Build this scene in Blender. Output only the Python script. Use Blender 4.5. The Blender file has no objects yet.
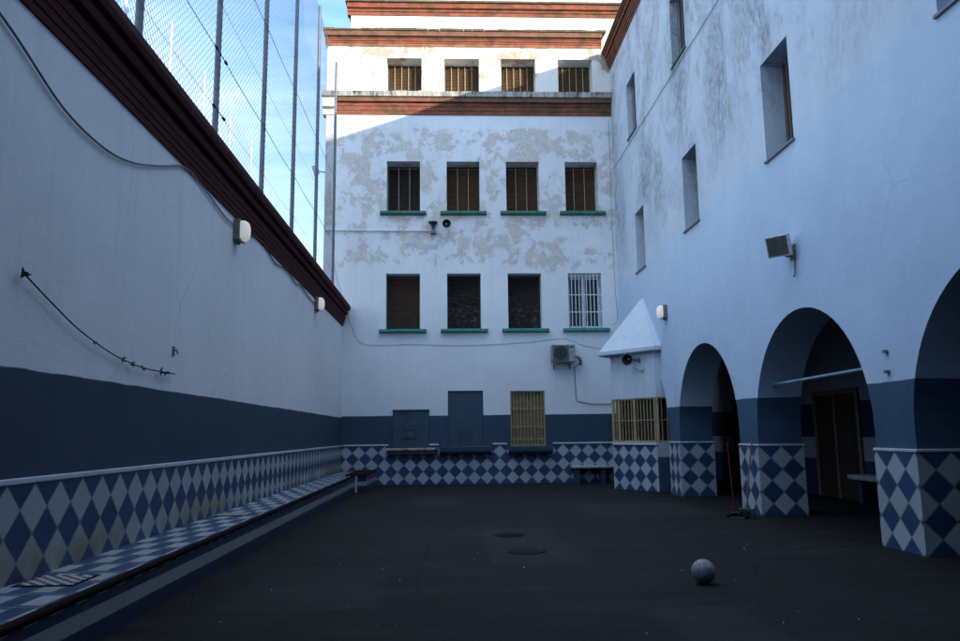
import bpy, math, random
from mathutils import Vector, Matrix, geometry
random.seed(7)
R_ = math.radians
S = bpy.context.scene
COL = S.collection

# ------------------------------------------------------------------ camera
F_PX, YAW, PITCH, ROLL, EYE = 755.39, R_(2.408), R_(8.537), R_(0.644), 1.5
fw0 = Vector((math.sin(YAW), math.cos(YAW), 0)); r0 = Vector((math.cos(YAW), -math.sin(YAW), 0)); Zv = Vector((0, 0, 1))
fwd = fw0 * math.cos(PITCH) + Zv * math.sin(PITCH)
up0 = -fw0 * math.sin(PITCH) + Zv * math.cos(PITCH)
rgt = r0 * math.cos(ROLL) - up0 * math.sin(ROLL)
upv = r0 * math.sin(ROLL) + up0 * math.cos(ROLL)
cam = bpy.data.cameras.new('camera'); camo = bpy.data.objects.new('camera', cam); COL.objects.link(camo)
M = Matrix((rgt, upv, -fwd)).transposed().to_4x4(); M.translation = (0, 0, EYE)
camo.matrix_world = M
cam.sensor_width = 36; cam.lens = F_PX / 960 * 36; cam.clip_end = 3000; cam.clip_start = 0.05
S.camera = camo

# ------------------------------------------------------------------ light
SUN = Vector((1, -1.6, 0.345)).normalized()
EL = math.asin(SUN.z); AZ = math.atan2(SUN.x, SUN.y)
world = bpy.data.worlds.new('World'); S.world = world; world.use_nodes = True
def build_world():
    nt = world.node_tree; n = nt.nodes; l = nt.links
    for x in list(n): n.remove(x)
    out = n.new('ShaderNodeOutputWorld'); bg = n.new('ShaderNodeBackground'); bg.inputs['Strength'].default_value = 0.15
    sky = n.new('ShaderNodeTexSky'); sky.sky_type = 'NISHITA'; sky.sun_disc = False
    sky.sun_elevation = EL; sky.sun_rotation = AZ; sky.air_density = 1.0; sky.dust_density = 0.2; sky.ozone_density = 3.5
    tc = n.new('ShaderNodeTexCoord'); sp = n.new('ShaderNodeSeparateXYZ'); l.new(tc.outputs['Generated'], sp.inputs[0])
    def math_(op, a, b):
        m = n.new('ShaderNodeMath'); m.operation = op
        for i, v in enumerate((a, b)):
            if isinstance(v, (int, float)): m.inputs[i].default_value = v
            else: l.new(v, m.inputs[i])
        return m.outputs[0]
    zz = math_('MAXIMUM', sp.outputs['Z'], 0.0); zd = math_('ADD', zz, 0.22)
    u = math_('DIVIDE', sp.outputs['X'], zd); v = math_('DIVIDE', sp.outputs['Y'], zd)
    cb = n.new('ShaderNodeCombineXYZ'); l.new(u, cb.inputs[0]); l.new(v, cb.inputs[1])
    mp = n.new('ShaderNodeMapping'); mp.inputs['Rotation'].default_value = (0, 0, R_(28)); mp.inputs['Scale'].default_value = (0.7, 2.9, 1); mp.inputs['Location'].default_value = (3.1, 1.7, 0)
    l.new(cb.outputs[0], mp.inputs[0])
    no = n.new('ShaderNodeTexNoise'); no.inputs['Scale'].default_value = 1.1; no.inputs['Detail'].default_value = 9; no.inputs['Roughness'].default_value = 0.58; no.inputs['Distortion'].default_value = 0.5
    l.new(mp.outputs[0], no.inputs['Vector'])
    rp = n.new('ShaderNodeValToRGB'); rp.color_ramp.elements[0].position = 0.40; rp.color_ramp.elements[1].position = 0.80
    l.new(no.outputs['Fac'], rp.inputs[0])
    hz = n.new('ShaderNodeMapRange'); hz.inputs['From Min'].default_value = 0.05; hz.inputs['From Max'].default_value = 0.42; hz.inputs['To Min'].default_value = 0.62; hz.inputs['To Max'].default_value = 0.0
    l.new(sp.outputs['Z'], hz.inputs['Value'])
    fac = math_('MAXIMUM', math_('MULTIPLY', rp.outputs[0], 0.62), hz.outputs[0])
    mx = n.new('ShaderNodeMix'); mx.data_type = 'RGBA'
    l.new(fac, mx.inputs['Factor']); l.new(sky.outputs[0], mx.inputs['A']); mx.inputs['B'].default_value = (4.4, 4.7, 5.0, 1)
    # unseen cloud sheet high overhead, added to brighten the shaded yard walls
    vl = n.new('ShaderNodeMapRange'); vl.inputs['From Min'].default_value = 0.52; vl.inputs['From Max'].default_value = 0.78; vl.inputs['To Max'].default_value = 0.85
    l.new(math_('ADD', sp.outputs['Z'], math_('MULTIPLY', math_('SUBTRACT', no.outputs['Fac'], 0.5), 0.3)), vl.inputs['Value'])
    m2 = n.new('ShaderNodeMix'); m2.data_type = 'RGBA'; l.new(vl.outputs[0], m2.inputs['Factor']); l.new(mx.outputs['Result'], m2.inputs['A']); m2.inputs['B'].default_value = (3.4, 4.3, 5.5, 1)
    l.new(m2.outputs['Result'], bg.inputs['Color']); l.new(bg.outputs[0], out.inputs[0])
build_world()
sun = bpy.data.lights.new('sun', 'SUN'); sun.energy = 2.0; sun.angle = R_(0.5); sun.color = (1.0, 0.90, 0.76)
suno = bpy.data.objects.new('sun', sun); COL.objects.link(suno); suno.rotation_euler = SUN.to_track_quat('Z', 'Y').to_euler(); suno.location = (30, -40, 30)
vs = S.view_settings; vs.view_transform = 'Standard'; vs.look = 'None'; vs.gamma = 1; vs.use_curve_mapping = False; vs.exposure = 1.75

# ------------------------------------------------------------------ node helpers
class NT:
    def __init__(s, name):
        s.m = bpy.data.materials.new(name); s.m.use_nodes = True
        s.n = s.m.node_tree.nodes; s.l = s.m.node_tree.links
        s.b = s.n['Principled BSDF']
    def new(s, t): return s.n.new(t)
    def put(s, sock, v):
        if isinstance(v, bpy.types.NodeSocket): s.l.new(v, sock)
        elif v is not None:
            if sock.type == 'RGBA' and len(v) == 3: v = (*v, 1)
            sock.default_value = v
    def math(s, op, a, b=None, clamp=False):
        m = s.new('ShaderNodeMath'); m.operation = op; m.use_clamp = clamp
        s.put(m.inputs[0], a); s.put(m.inputs[1], b); return m.outputs[0]
    def mix(s, f, a, b, mode='MIX'):
        m = s.new('ShaderNodeMix'); m.data_type = 'RGBA'; m.blend_type = mode
        s.put(m.inputs['Factor'], f); s.put(m.inputs['A'], a); s.put(m.inputs['B'], b); return m.outputs['Result']
    def pos(s): return s.new('ShaderNodeNewGeometry').outputs['Position']
    def obj(s): return s.new('ShaderNodeTexCoord').outputs['Object']
    def uv(s): return s.new('ShaderNodeTexCoord').outputs['UV']
    def sep(s, v):
        q = s.new('ShaderNodeSeparateXYZ'); s.put(q.inputs[0], v); return q.outputs
    def comb(s, x, y, z=0.0):
        q = s.new('ShaderNodeCombineXYZ')
        for i, v in enumerate((x, y, z)): s.put(q.inputs[i], v)
        return q.outputs[0]
    def scale(s, v, sc, loc=(0, 0, 0)):
        q = s.new('ShaderNodeMapping'); s.put(q.inputs[0], v); q.inputs['Scale'].default_value = sc; q.inputs['Location'].default_value = loc; return q.outputs[0]
    def noise(s, v, sc, det=4, rough=.55, dist=0.0):
        q = s.new('ShaderNodeTexNoise'); s.put(q.inputs['Vector'], v); q.inputs['Scale'].default_value = sc; q.inputs['Detail'].default_value = det
        q.inputs['Roughness'].default_value = rough; q.inputs['Distortion'].default_value = dist; return q.outputs['Fac']
    def ramp(s, f, lo, hi, a=0.0, b=1.0):
        q = s.new('ShaderNodeMapRange'); s.put(q.inputs['Value'], f); q.inputs['From Min'].default_value = lo; q.inputs['From Max'].default_value = hi
        q.inputs['To Min'].default_value = a; q.inputs['To Max'].default_value = b; return q.outputs[0]
    def bump(s, h, strength=.3, dist=.01, prev=None):
        q = s.new('ShaderNodeBump'); s.put(q.inputs['Height'], h); q.inputs['Strength'].default_value = strength; q.inputs['Distance'].default_value = dist
        if prev is not None: s.l.new(prev, q.inputs['Normal'])
        return q.outputs[0]
    def fin(s, color, rough=.7, normal=None, metal=0.0, spec=None):
        s.put(s.b.inputs['Base Color'], color); s.put(s.b.inputs['Roughness'], rough); s.b.inputs['Metallic'].default_value = metal
        if spec is not None: s.b.inputs['Specular IOR Level'].default_value = spec
        if normal is not None: s.l.new(normal, s.b.inputs['Normal'])
        return s.m

def plain(name, c, rough=.6, var=.25, sc=6., bump=.15, metal=0., dirt=None, spec=None):
    t = NT(name); o = t.obj()
    n1 = t.noise(o, sc, 6, .6); col = t.mix(t.ramp(n1, .3, .7), tuple(x * (1 - var) for x in c), tuple(min(1, x * (1 + var)) for x in c))
    if dirt:
        col = t.mix(t.ramp(t.noise(o, sc * 2.3, 9, .75), .52, .64, 0, .88), col, dirt)
    b = t.bump(t.noise(o, sc * 8, 5), bump, .004)
    return t.fin(col, t.ramp(n1, .2, .8, max(.05, rough - .1), min(1, rough + .1)), b, metal, spec)

def wall_paint(name, base, dado=None, dado_z=2.1, peel=None, streak=None, bands=None, stain=0.25, low_patch=None, upper=None, cracks=.3):
    """painted plaster; the dado is a painted band with a hand-cut edge"""
    t = NT(name); p = t.pos(); x, y, z = t.sep(p)
    big = t.noise(p, .35, 5, .6); mid = t.noise(p, 2.2, 6, .6); fine = t.noise(p, 45, 4, .6)
    col = t.mix(t.ramp(big, .3, .7), tuple(c * .90 for c in base), tuple(min(1, c * 1.05) for c in base))
    if upper:                                 # older, paler coat above the height the last painters reached
        uz, ub = upper
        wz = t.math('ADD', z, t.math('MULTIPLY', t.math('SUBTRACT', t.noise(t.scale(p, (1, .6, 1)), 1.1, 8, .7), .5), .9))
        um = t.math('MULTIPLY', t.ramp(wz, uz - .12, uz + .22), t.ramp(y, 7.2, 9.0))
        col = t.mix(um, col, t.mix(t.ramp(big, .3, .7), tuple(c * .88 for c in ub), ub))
    col = t.mix(t.ramp(mid, .35, .75, 0, .35), col, tuple(c * f for c, f in zip(base, (.84, .85, .88))))
    # vertical run-off
    st = t.noise(t.scale(p, (3.0, 3.0, .22)), 1.6, 7, .65)
    col = t.mix(t.ramp(st, .52, .8, 0, stain), col, tuple(c * f for c, f in zip(base, (.55, .55, .56))))
    ck = t.new('ShaderNodeTexVoronoi'); ck.feature = 'DISTANCE_TO_EDGE'; ck.inputs['Scale'].default_value = .32
    wb = t.new('ShaderNodeTexNoise'); wb.inputs['Scale'].default_value = .9; wb.inputs['Detail'].default_value = 8; t.put(wb.inputs['Vector'], p)
    t.put(ck.inputs['Vector'], t.mix(.55, p, wb.outputs['Color'], 'ADD'))
    crk = t.math('MULTIPLY', t.ramp(ck.outputs['Distance'], .0012, .0035, 1, 0), t.ramp(t.noise(p, .5, 4), .48, .58))
    col = t.mix(t.math('MULTIPLY', crk, cracks), col, tuple(c * .4 for c in base))
    nk = t.ramp(t.noise(p, 5.2, 7, .72), .70, .712)
    col = t.mix(t.math('MULTIPLY', nk, .6), col, tuple(c * .5 for c in base))
    sc = t.noise(t.scale(p, (1, 1, 2.5), (7, 3, 1)), 1.7, 9, .72)
    col = t.mix(t.ramp(sc, .56, .70, 0, .22), col, tuple(min(1, c * 1.18) for c in base))
    h = t.math('ADD', t.math('MULTIPLY', mid, 1.0), t.math('MULTIPLY', fine, .22))
    h = t.math('ADD', h, t.math('MULTIPLY', sc, .6)); h = t.math('SUBTRACT', h, t.math('ADD', t.math('MULTIPLY', crk, cracks), nk))
    if peel:
        zlo, zhi, pc, amount = peel
        w = t.noise(p, 0.9, 12, .74, .35)
        w2 = t.noise(t.scale(p, (1, 1, .8), (4, 2, 9)), 2.7, 9, .68, .2)
        m = t.math('ADD', t.math('MULTIPLY', w, .72), t.math('MULTIPLY', w2, .28))
        env = t.math('MULTIPLY', t.ramp(z, zlo - .3, zlo + .9), t.ramp(z, zhi, zhi - .6))
        m = t.math('ADD', m, t.ramp(env, 0, 1, -.25, amount))
        mask = t.ramp(m, .545, .553)
        pcol = t.mix(t.ramp(t.noise(p, 3.1, 9, .72), .32, .68), tuple(c * .80 for c in pc), tuple(min(1, c * 1.16) for c in pc))
        thin = t.ramp(m, .495, .56, 0, .42)           # paint worn thin round each bare patch
        col = t.mix(thin, col, tuple(c * .92 for c in pc))
        mask = t.math('MULTIPLY', mask, t.ramp(t.noise(p, 7, 8, .75), .34, .44))
        col = t.mix(mask, col, pcol)
        rim = t.math('MULTIPLY', t.ramp(m, .541, .546), t.ramp(m, .553, .548))
        col = t.mix(t.math('MULTIPLY', rim, .55), col, tuple(c * .45 for c in pc))
        # grime specks between the flakes
        g = t.noise(p, 9, 8, .75)
        sp = t.math('MULTIPLY', t.ramp(g, .6, .66), t.math('MULTIPLY', env, t.ramp(t.noise(p, .9, 3), .42, .6)))
        col = t.mix(t.math('MULTIPLY', sp, .8), col, (.17, .16, .16))
        h = t.math('SUBTRACT', h, t.math('MULTIPLY', mask, 1.3))
    if streak:
        zlo, zhi, sc_, amt = streak
        a = t.noise(t.scale(p, (1, .8, .5), (0, 5.3, 2.1)), .75, 10, .74, .6)
        b2 = t.noise(t.scale(p, (1, 1.9, 1.0)), 4.2, 12, .82, .3)
        env = t.math('MULTIPLY', t.ramp(z, zlo, zlo + 2.2), t.ramp(y, 6.5, 10.0, .3, 1.0))
        m = t.math('MULTIPLY', t.math('MULTIPLY', t.ramp(a, .42, .60), t.ramp(b2, .38, .58)), env)
        col = t.mix(t.math('MULTIPLY', m, amt), col, sc_)
        fl = t.noise(t.scale(p, (1, 1.8, .7), (2, 5, 1)), 2.6, 7, .6)
        fm = t.math('MULTIPLY', t.ramp(fl, .635, .645), env)
        col = t.mix(t.math('MULTIPLY', fm, .8), col, (.50, .45, .40))
        h = t.math('SUBTRACT', h, t.math('MULTIPLY', fm, 1.0))
    if dado:
        wob = t.math('MULTIPLY', t.math('SUBTRACT', t.noise(p, 1.3, 5), .5), .05)
        dm = t.ramp(t.math('ADD', z, wob), dado_z - .006, dado_z + .006, 1, 0)
        dc = t.mix(t.ramp(t.noise(p, 1.1, 7, .6), .3, .72), tuple(c * .82 for c in dado), tuple(c * 1.2 for c in dado))
        dc = t.mix(t.ramp(t.noise(t.scale(p, (4, 4, .5)), 2, 7, .7), .55, .8, 0, .35), dc, tuple(c * 1.7 for c in dado))
        col = t.mix(dm, col, dc)
        if bands:
            for zt, c in bands:
                col = t.mix(t.ramp(z, zt - .006, zt + .006, 1, 0), col, c)
    if low_patch:
        zc, hw, c = low_patch     # crumbling just under a cornice
        k = t.noise(p, 5, 9, .7); e = t.ramp(z, zc - hw, zc)
        col = t.mix(t.ramp(t.math('MULTIPLY', k, e), .4, .47), col, c)
    b = t.bump(h, .32, .024)
    return t.fin(col, t.ramp(mid, .2, .8, .62, .82), b, spec=.3)

def tile_mat(name, dark, light, diag=True, size=.424, grime=.3, rust=False, rows=None):
    """glazed tiles laid on the diagonal; UV is in metres along and up the wall"""
    t = NT(name); u, v, _ = t.sep(t.uv())
    if diag:
        p = t.math('DIVIDE', t.math('ADD', u, v), size); q = t.math('DIVIDE', t.math('SUBTRACT', u, v), size)
    else:
        sx, sy = size if isinstance(size, tuple) else (size, size)
        p = t.math('DIVIDE', u, sx); q = t.math('DIVIDE', v, sy)
    fp = t.math('FLOOR', p); fq = t.math('FLOOR', q)
    par = t.math('ABSOLUTE', t.math('MODULO', t.math('ADD', fp, fq), 2.0))
    if isinstance(size, tuple):                # the pale pieces are shorter than their blue neighbours
        fr = t.math('FRACT', q); par = t.math('MULTIPLY', par, t.math('MULTIPLY', t.math('GREATER_THAN', fr, .13), t.math('LESS_THAN', fr, .87)))
    wn = t.new('ShaderNodeTexWhiteNoise'); t.put(wn.inputs['Vector'], t.comb(fp, fq, 3.0)); rnd = wn.outputs['Value']
    def edge(a):
        f = t.math('FRACT', a); return t.math('MINIMUM', f, t.math('SUBTRACT', 1.0, f))
    e = t.math('MINIMUM', edge(p), edge(q))
    P = t.pos()
    cl = t.noise(P, 14, 6, .7); bigN = t.noise(P, 1.0, 6, .65)
    dcol = t.mix(rnd, tuple(c * .75 for c in dark), tuple(c * 1.3 for c in dark)); dcol = t.mix(t.ramp(cl, .35, .7), dcol, tuple(c * 1.25 for c in dark))
    lcol = t.mix(rnd, tuple(c * .86 for c in light), light); lcol = t.mix(t.ramp(cl, .4, .75, 0, .6), lcol, tuple(c * .86 for c in light))
    col = t.mix(par, dcol, lcol)
    col = t.mix(t.ramp(bigN, .5, .75, 0, grime), col, (.10, .10, .09))
    if rust:
        z = t.sep(P)[2]
        m = t.math('MULTIPLY', t.ramp(t.noise(P, .55, 5, .6), .40, .56), t.ramp(z, .80, .45))
        col = t.mix(t.math('MULTIPLY', t.math('MULTIPLY', m, par), .8), col, (.17, .135, .062))
    gr = t.ramp(t.math('SUBTRACT', e, t.math('MULTIPLY', cl, .02)), .008, .020, 1, 0)
    chip = t.math('MULTIPLY', t.ramp(t.noise(P, 5.5, 9, .75), .655, .675), t.ramp(bigN, .45, .6)); col = t.mix(t.math('MULTIPLY', chip, .85), col, (.14, .125, .11))
    col = t.mix(gr, col, (.17, .17, .165))
    b = t.bump(t.math('ADD', t.ramp(e, .0, .035), t.math('MULTIPLY', bigN, .3)), .35, .003)
    return t.fin(col, t.math('ADD', t.ramp(cl, .3, .7, .36, .55), t.math('MULTIPLY', gr, .4)), b, spec=.45)

def brick_mat(name, c1, c2, mortar, scale=1.0, moss=0.0):
    t = NT(name); uv = t.uv(); P = t.pos()
    q = t.new('ShaderNodeTexBrick'); t.put(q.inputs['Vector'], uv); q.inputs['Scale'].default_value = 1
    q.inputs['Brick Width'].default_value = .25 * scale; q.inputs['Row Height'].default_value = .066 * scale; q.inputs['Mortar Size'].default_value = .008; q.inputs['Bias'].default_value = 0
    t.put(q.inputs['Color1'], c1); t.put(q.inputs['Color2'], c2); t.put(q.inputs['Mortar'], mortar)
    n1 = t.noise(P, 3.2, 8, .7)
    col = t.mix(t.ramp(n1, .45, .7, 0, .55), q.outputs['Color'], tuple(c * .35 for c in c1))
    col = t.mix(t.ramp(t.noise(P, 7, 6, .7), .6, .72, 0, .5), col, mortar)
    if moss: col = t.mix(t.ramp(t.noise(P, 2.1, 8, .7), .48, .62, 0, moss), col, (.055, .055, .03))
    b = t.bump(t.math('SUBTRACT', t.math('MULTIPLY', n1, .6), q.outputs['Fac']), .6, .01)
    return t.fin(col, .85, b, spec=.2)

# ------------------------------------------------------------------ mesh helpers
class MB:
    def __init__(s): s.v = []; s.f = []; s.sm = []; s.uvf = []
    def face(s, pts, smooth=False, uv=None):
        i = len(s.v); s.v += [Vector(p) for p in pts]; s.f.append(list(range(i, i + len(pts)))); s.sm.append(smooth); s.uvf.append(uv)
    def idx(s, verts, faces, smooth=False):
        i = len(s.v); s.v += [Vector(p) for p in verts]
        for f in faces: s.f.append([i + k for k in f]); s.sm.append(smooth); s.uvf.append(None)
    def box(s, x0, x1, y0, y1, z0, z1):
        V = [(x, y, z) for x in (x0, x1) for y in (y0, y1) for z in (z0, z1)]
        s.idx(V, [(0, 1, 3, 2), (4, 6, 7, 5), (0, 4, 5, 1), (2, 3, 7, 6), (0, 2, 6, 4), (1, 5, 7, 3)]); return s
    def obox(s, c, ax, ay, az, hx, hy, hz):
        c = Vector(c); V = [c + ax * (a * hx) + ay * (b * hy) + az * (d * hz) for a in (-1, 1) for b in (-1, 1) for d in (-1, 1)]
        s.idx(V, [(0, 1, 3, 2), (4, 6, 7, 5), (0, 4, 5, 1), (2, 3, 7, 6), (0, 2, 6, 4), (1, 5, 7, 3)]); return s
    def prism(s, poly, z0, z1):
        n = len(poly); a = sum(poly[i][0] * poly[(i + 1) % n][1] - poly[(i + 1) % n][0] * poly[i][1] for i in range(n))
        if a < 0: poly = poly[::-1]
        V = [(x, y, z0) for x, y in poly] + [(x, y, z1) for x, y in poly]
        s.idx(V, [list(range(n))[::-1], list(range(n, 2 * n))] + [(i, (i + 1) % n, n + (i + 1) % n, n + i) for i in range(n)]); return s
    def profile(s, prof, axis, a0, a1):
        """extrude a closed profile [(h, z)] along x or y; h is the other horizontal axis"""
        n = len(prof); mk = (lambda h, z, a: (h, a, z)) if axis == 'y' else (lambda h, z, a: (a, h, z))
        V = [mk(h, z, a0) for h, z in prof] + [mk(h, z, a1) for h, z in prof]
        F = [list(range(n)), list(range(n, 2 * n))[::-1]] + [(i, n + i, n + (i + 1) % n, (i + 1) % n) for i in range(n)]
        s.idx(V, F); return s
    def tube(s, pts, r, n=8, caps=True, smooth=True):
        pts = [Vector(p) for p in pts]; rr = r if isinstance(r, (list, tuple)) else [r] * len(pts)
        V = []; prev = None
        for i, p in enumerate(pts):
            d = (pts[min(i + 1, len(pts) - 1)] - pts[max(i - 1, 0)]).normalized()
            a = prev if prev is not None else (Vector((0, 0, 1)) if abs(d.z) < .9 else Vector((1, 0, 0)))
            b = d.cross(a).normalized(); a = b.cross(d).normalized(); prev = a
            for k in range(n):
                t = 2 * math.pi * k / n; V.append(p + (a * math.cos(t) + b * math.sin(t)) * rr[i])
        F = [(i * n + k, i * n + (k + 1) % n, (i + 1) * n + (k + 1) % n, (i + 1) * n + k) for i in range(len(pts) - 1) for k in range(n)]
        s.idx(V, F, smooth)
        if caps: s.idx(V[:n], [list(range(n))[::-1]]); s.idx(V[-n:], [list(range(n))])
        return s
    def lathe(s, prof, base, axis, n=20, smooth=True):
        base = Vector(base); d = Vector(axis).normalized(); a = Vector((0, 0, 1)) if abs(d.z) < .9 else Vector((1, 0, 0))
        b = d.cross(a).normalized(); a = b.cross(d).normalized()
        V = [base + d * h + (a * math.cos(2 * math.pi * k / n) + b * math.sin(2 * math.pi * k / n)) * r for r, h in prof for k in range(n)]
        F = [(i * n + k, i * n + (k + 1) % n, (i + 1) * n + (k + 1) % n, (i + 1) * n + k) for i in range(len(prof) - 1) for k in range(n)]
        s.idx(V, F, smooth); return s
    def plate(s, outer, holes, to3, thick_vec):
        """flat slab with openings: polygons in (a, b), to3 maps them to space, thick_vec is the thickness"""
        polys = [[Vector((a, b, 0)) for a, b in outer]] + [[Vector((a, b, 0)) for a, b in h] for h in holes]
        flat = [p for q in polys for p in q]; T = Vector(thick_vec)
        tris = geometry.tessellate_polygon(polys)
        V = [Vector(to3(p.x, p.y)) for p in flat]; n = len(V); V2 = V + [p + T for p in V]
        F = [];
        for t in tris:
            nn = (V[t[1]] - V[t[0]]).cross(V[t[2]] - V[t[0]])
            t = list(t) if nn.dot(T) < 0 else list(t)[::-1]
            F.append(t); F.append([k + n for k in t][::-1])
        i = 0
        for q in polys:
            m = len(q)
            for k in range(m): F.append((i + k, i + (k + 1) % m, n + i + (k + 1) % m, n + i + k))
            i += m
        s.idx(V2, F); return s
    def build(s, name, mat, parent=None, loc=None, off=None, uo=(0, 0), bevel=0, recalc=False, diag_uv=None):
        """verts are in world metres; the object's origin is put at its parent's origin (or at loc)"""
        base = Vector(loc) if loc is not None else (world_loc(parent) if parent is not None else Vector((0, 0, 0)))
        me = bpy.data.meshes.new(name); me.from_pydata([tuple(p - base) for p in s.v], [], s.f)
        me.polygons.foreach_set('use_smooth', s.sm)
        ul = me.uv_layers.new(name='UVMap')
        for pi, p in enumerate(me.polygons):
            nrm = p.normal
            if abs(nrm.z) > .75: t, w = Vector((1, 0, 0)), Vector((0, 1, 0))
            else:
                t = Vector((-nrm.y, nrm.x, 0)).normalized(); w = Vector((0, 0, 1))
            for li, vi in zip(p.loop_indices, p.vertices):
                q = me.vertices[vi].co + base
                ul.data[li].uv = (q.dot(t) + uo[0], q.dot(w) + uo[1])
        if recalc:
            import bmesh
            bm = bmesh.new(); bm.from_mesh(me); bmesh.ops.remove_doubles(bm, verts=bm.verts, dist=1e-5); bmesh.ops.recalc_face_normals(bm, faces=bm.faces); bm.to_mesh(me); bm.free()
        me.materials.append(mat)
        o = bpy.data.objects.new(name, me); COL.objects.link(o)
        if parent is not None: o.parent = parent; o.location = base - world_loc(parent)
        else: o.location = base
        if bevel:
            b = o.modifiers.new('bevel', 'BEVEL'); b.width = bevel; b.segments = 2; b.limit_method = 'ANGLE'
        return o
def world_loc(o):
    v = Vector((0, 0, 0))
    while o is not None: v += o.location; o = o.parent
    return v
def tag(o, label=None, cat=None, group=None, kind=None):
    for k, v in (('label', label), ('category', cat), ('group', group), ('kind', kind)):
        if v: o[k] = v
    return o
def thing(name, label, cat, loc=(0, 0, 0), group=None):
    o = bpy.data.objects.new(name, None); COL.objects.link(o); o.location = loc; o.empty_display_size = .2
    return tag(o, label, cat, group)
def copy_tree(o, parent=None, loc=None):
    c = o.copy(); COL.objects.link(c)
    if parent is not None: c.parent = parent
    if loc is not None: c.location = loc
    for ch in list(o.children): copy_tree(ch, c)
    return c
def sag(a, b, d, n=12):
    a, b = Vector(a), Vector(b); return [a.lerp(b, i / n) - Zv * (d * 4 * (i / n) * (1 - i / n)) for i in range(n + 1)]

# ------------------------------------------------------------------ the courtyard's measures
XL, XR, YB = -3.578, 5.86, 25.49
TH = .84                                     # arcade wall thickness
D = .424                                     # tile diagonal
def gz(y): return -.0055 * y                 # the yard falls gently away
PY = [-.43 + 4.905 * k for k in range(6)]    # near edge of each pier
PW = .91

# ------------------------------------------------------------------ materials
DADO_L = (.026, .048, .078); DADO_B = (.032, .060, .100)
M_left = wall_paint('left_wall_paint', (.72, .73, .74), DADO_L, 2.085, stain=.3)
M_back = wall_paint('back_wall_paint', (.74, .76, .79), DADO_B, 2.122, peel=(6.5, 12.75, (.60, .56, .52), .024), stain=.18, cracks=.12)
M_top = wall_paint('top_wall_paint', (.76, .74, .70), None, stain=.3, peel=(13.4, 16.4, (.40, .34, .26), .012))
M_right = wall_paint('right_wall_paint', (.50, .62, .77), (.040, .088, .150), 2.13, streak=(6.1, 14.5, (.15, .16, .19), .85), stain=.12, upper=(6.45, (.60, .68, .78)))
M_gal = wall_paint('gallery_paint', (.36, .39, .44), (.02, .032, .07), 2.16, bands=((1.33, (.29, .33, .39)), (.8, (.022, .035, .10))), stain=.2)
M_booth = wall_paint('booth_paint', (.58, .64, .71), None, stain=.6, cracks=0)
M_boothp = wall_paint('booth_side_paint', (.36, .40, .46), (.024, .046, .10), .82, stain=.3)
M_tile = tile_mat('wall_tile', (.019, .050, .125), (.37, .42, .47), grime=.25)
M_tileL = tile_mat('left_wall_tile', (.016, .040, .098), (.32, .355, .385), grime=.2, rust=True)
M_tileT = tile_mat('bench_top_tile', (.016, .044, .105), (.31, .35, .39), diag=False, size=(.1716, .465), grime=.25)
M_chess = tile_mat('chess_tile', (.012, .012, .014), (.50, .52, .54), diag=False, size=.055, grime=.2)
M_cap = plain('white_tile_cap', (.44, .48, .52), .4, .12, 3)
M_maroon = brick_mat('maroon_brick', (.062, .0095, .0115), (.052, .009, .010), (.044, .009, .010))
M_brick = brick_mat('red_brick', (.33, .088, .042), (.21, .054, .028), (.19, .14, .11), moss=.7)
def coping_mat():
    t = NT('weathered_coping'); p = t.pos(); a = t.noise(p, 1.6, 10, .75, .4); b = t.noise(t.scale(p, (3, 1, .5)), 2.2, 9, .75)
    col = t.mix(t.ramp(a, .3, .7), (.34, .325, .29), (.50, .48, .43))
    col = t.mix(t.math('MULTIPLY', t.ramp(b, .42, .58), t.ramp(a, .36, .58)), col, (.022, .022, .018))
    return t.fin(col, .9, t.bump(t.math('ADD', a, b), .5, .02), spec=.1)
M_coping = coping_mat()
M_roof = plain('roof_tiles_edge', (.11, .085, .055), .9, .45, 3, .5, dirt=(.035, .034, .022))
M_green = plain('green_paint', (.035, .27, .185), .5, .2, 4, dirt=(.03, .07, .05))
M_green2 = plain('worn_green_paint', (.03, .17, .11), .6, .35, 7, dirt=(.08, .075, .06))
M_blue = plain('blue_metal_paint', (.032, .060, .096), .5, .15, 4)
M_blue2 = plain('blue_sill_paint', (.020, .042, .085), .5, .25, 5, dirt=(.05, .05, .05))
M_ochre = plain('ochre_paint', (.36, .275, .14), .55, .2, 6, dirt=(.12, .08, .04))
M_ochre2 = plain('dark_ochre_paint', (.19, .145, .08), .6, .2, 6)
M_white = plain('white_metal', (.62, .66, .70), .5, .1, 6, dirt=(.3, .25, .2))
M_greyp = plain('galvanised_steel', (.16, .18, .21), .55, .2, 5, metal=.5, dirt=(.16, .09, .05))
M_wire = plain('netting_wire', (.13, .15, .18), .6, .1, 3, metal=.4)
M_wireb = plain('bright_netting_wire', (.45, .48, .52), .6, .1, 3)
M_cable = plain('black_cable', (.02, .02, .022), .6, .2, 9)
M_cable2 = plain('grey_cable', (.14, .15, .17), .6, .2, 9)
M_dark = plain('dark_interior', (.012, .012, .014), .9, .2, 2)
M_glass = NT('window_glass').fin((.02, .025, .03), .08, spec=.6)
M_wood = plain('brown_timber', (.13, .065, .032), .7, .35, 5, .3)
M_woodd = plain('dark_timber', (.035, .022, .016), .7, .3, 5, .3)
M_oldbar = plain('rusty_pale_bar', (.34, .29, .23), .7, .3, 12, dirt=(.2, .11, .06))
M_tanbar = plain('tan_bar', (.36, .28, .18), .7, .3, 12, dirt=(.14, .09, .05))
M_nosing = plain('black_nosing', (.012, .006, .006), .75, .3, 6, spec=.05)
M_stone = plain('concrete_slab', (.36, .40, .44), .7, .2, 4, .4)
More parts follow.
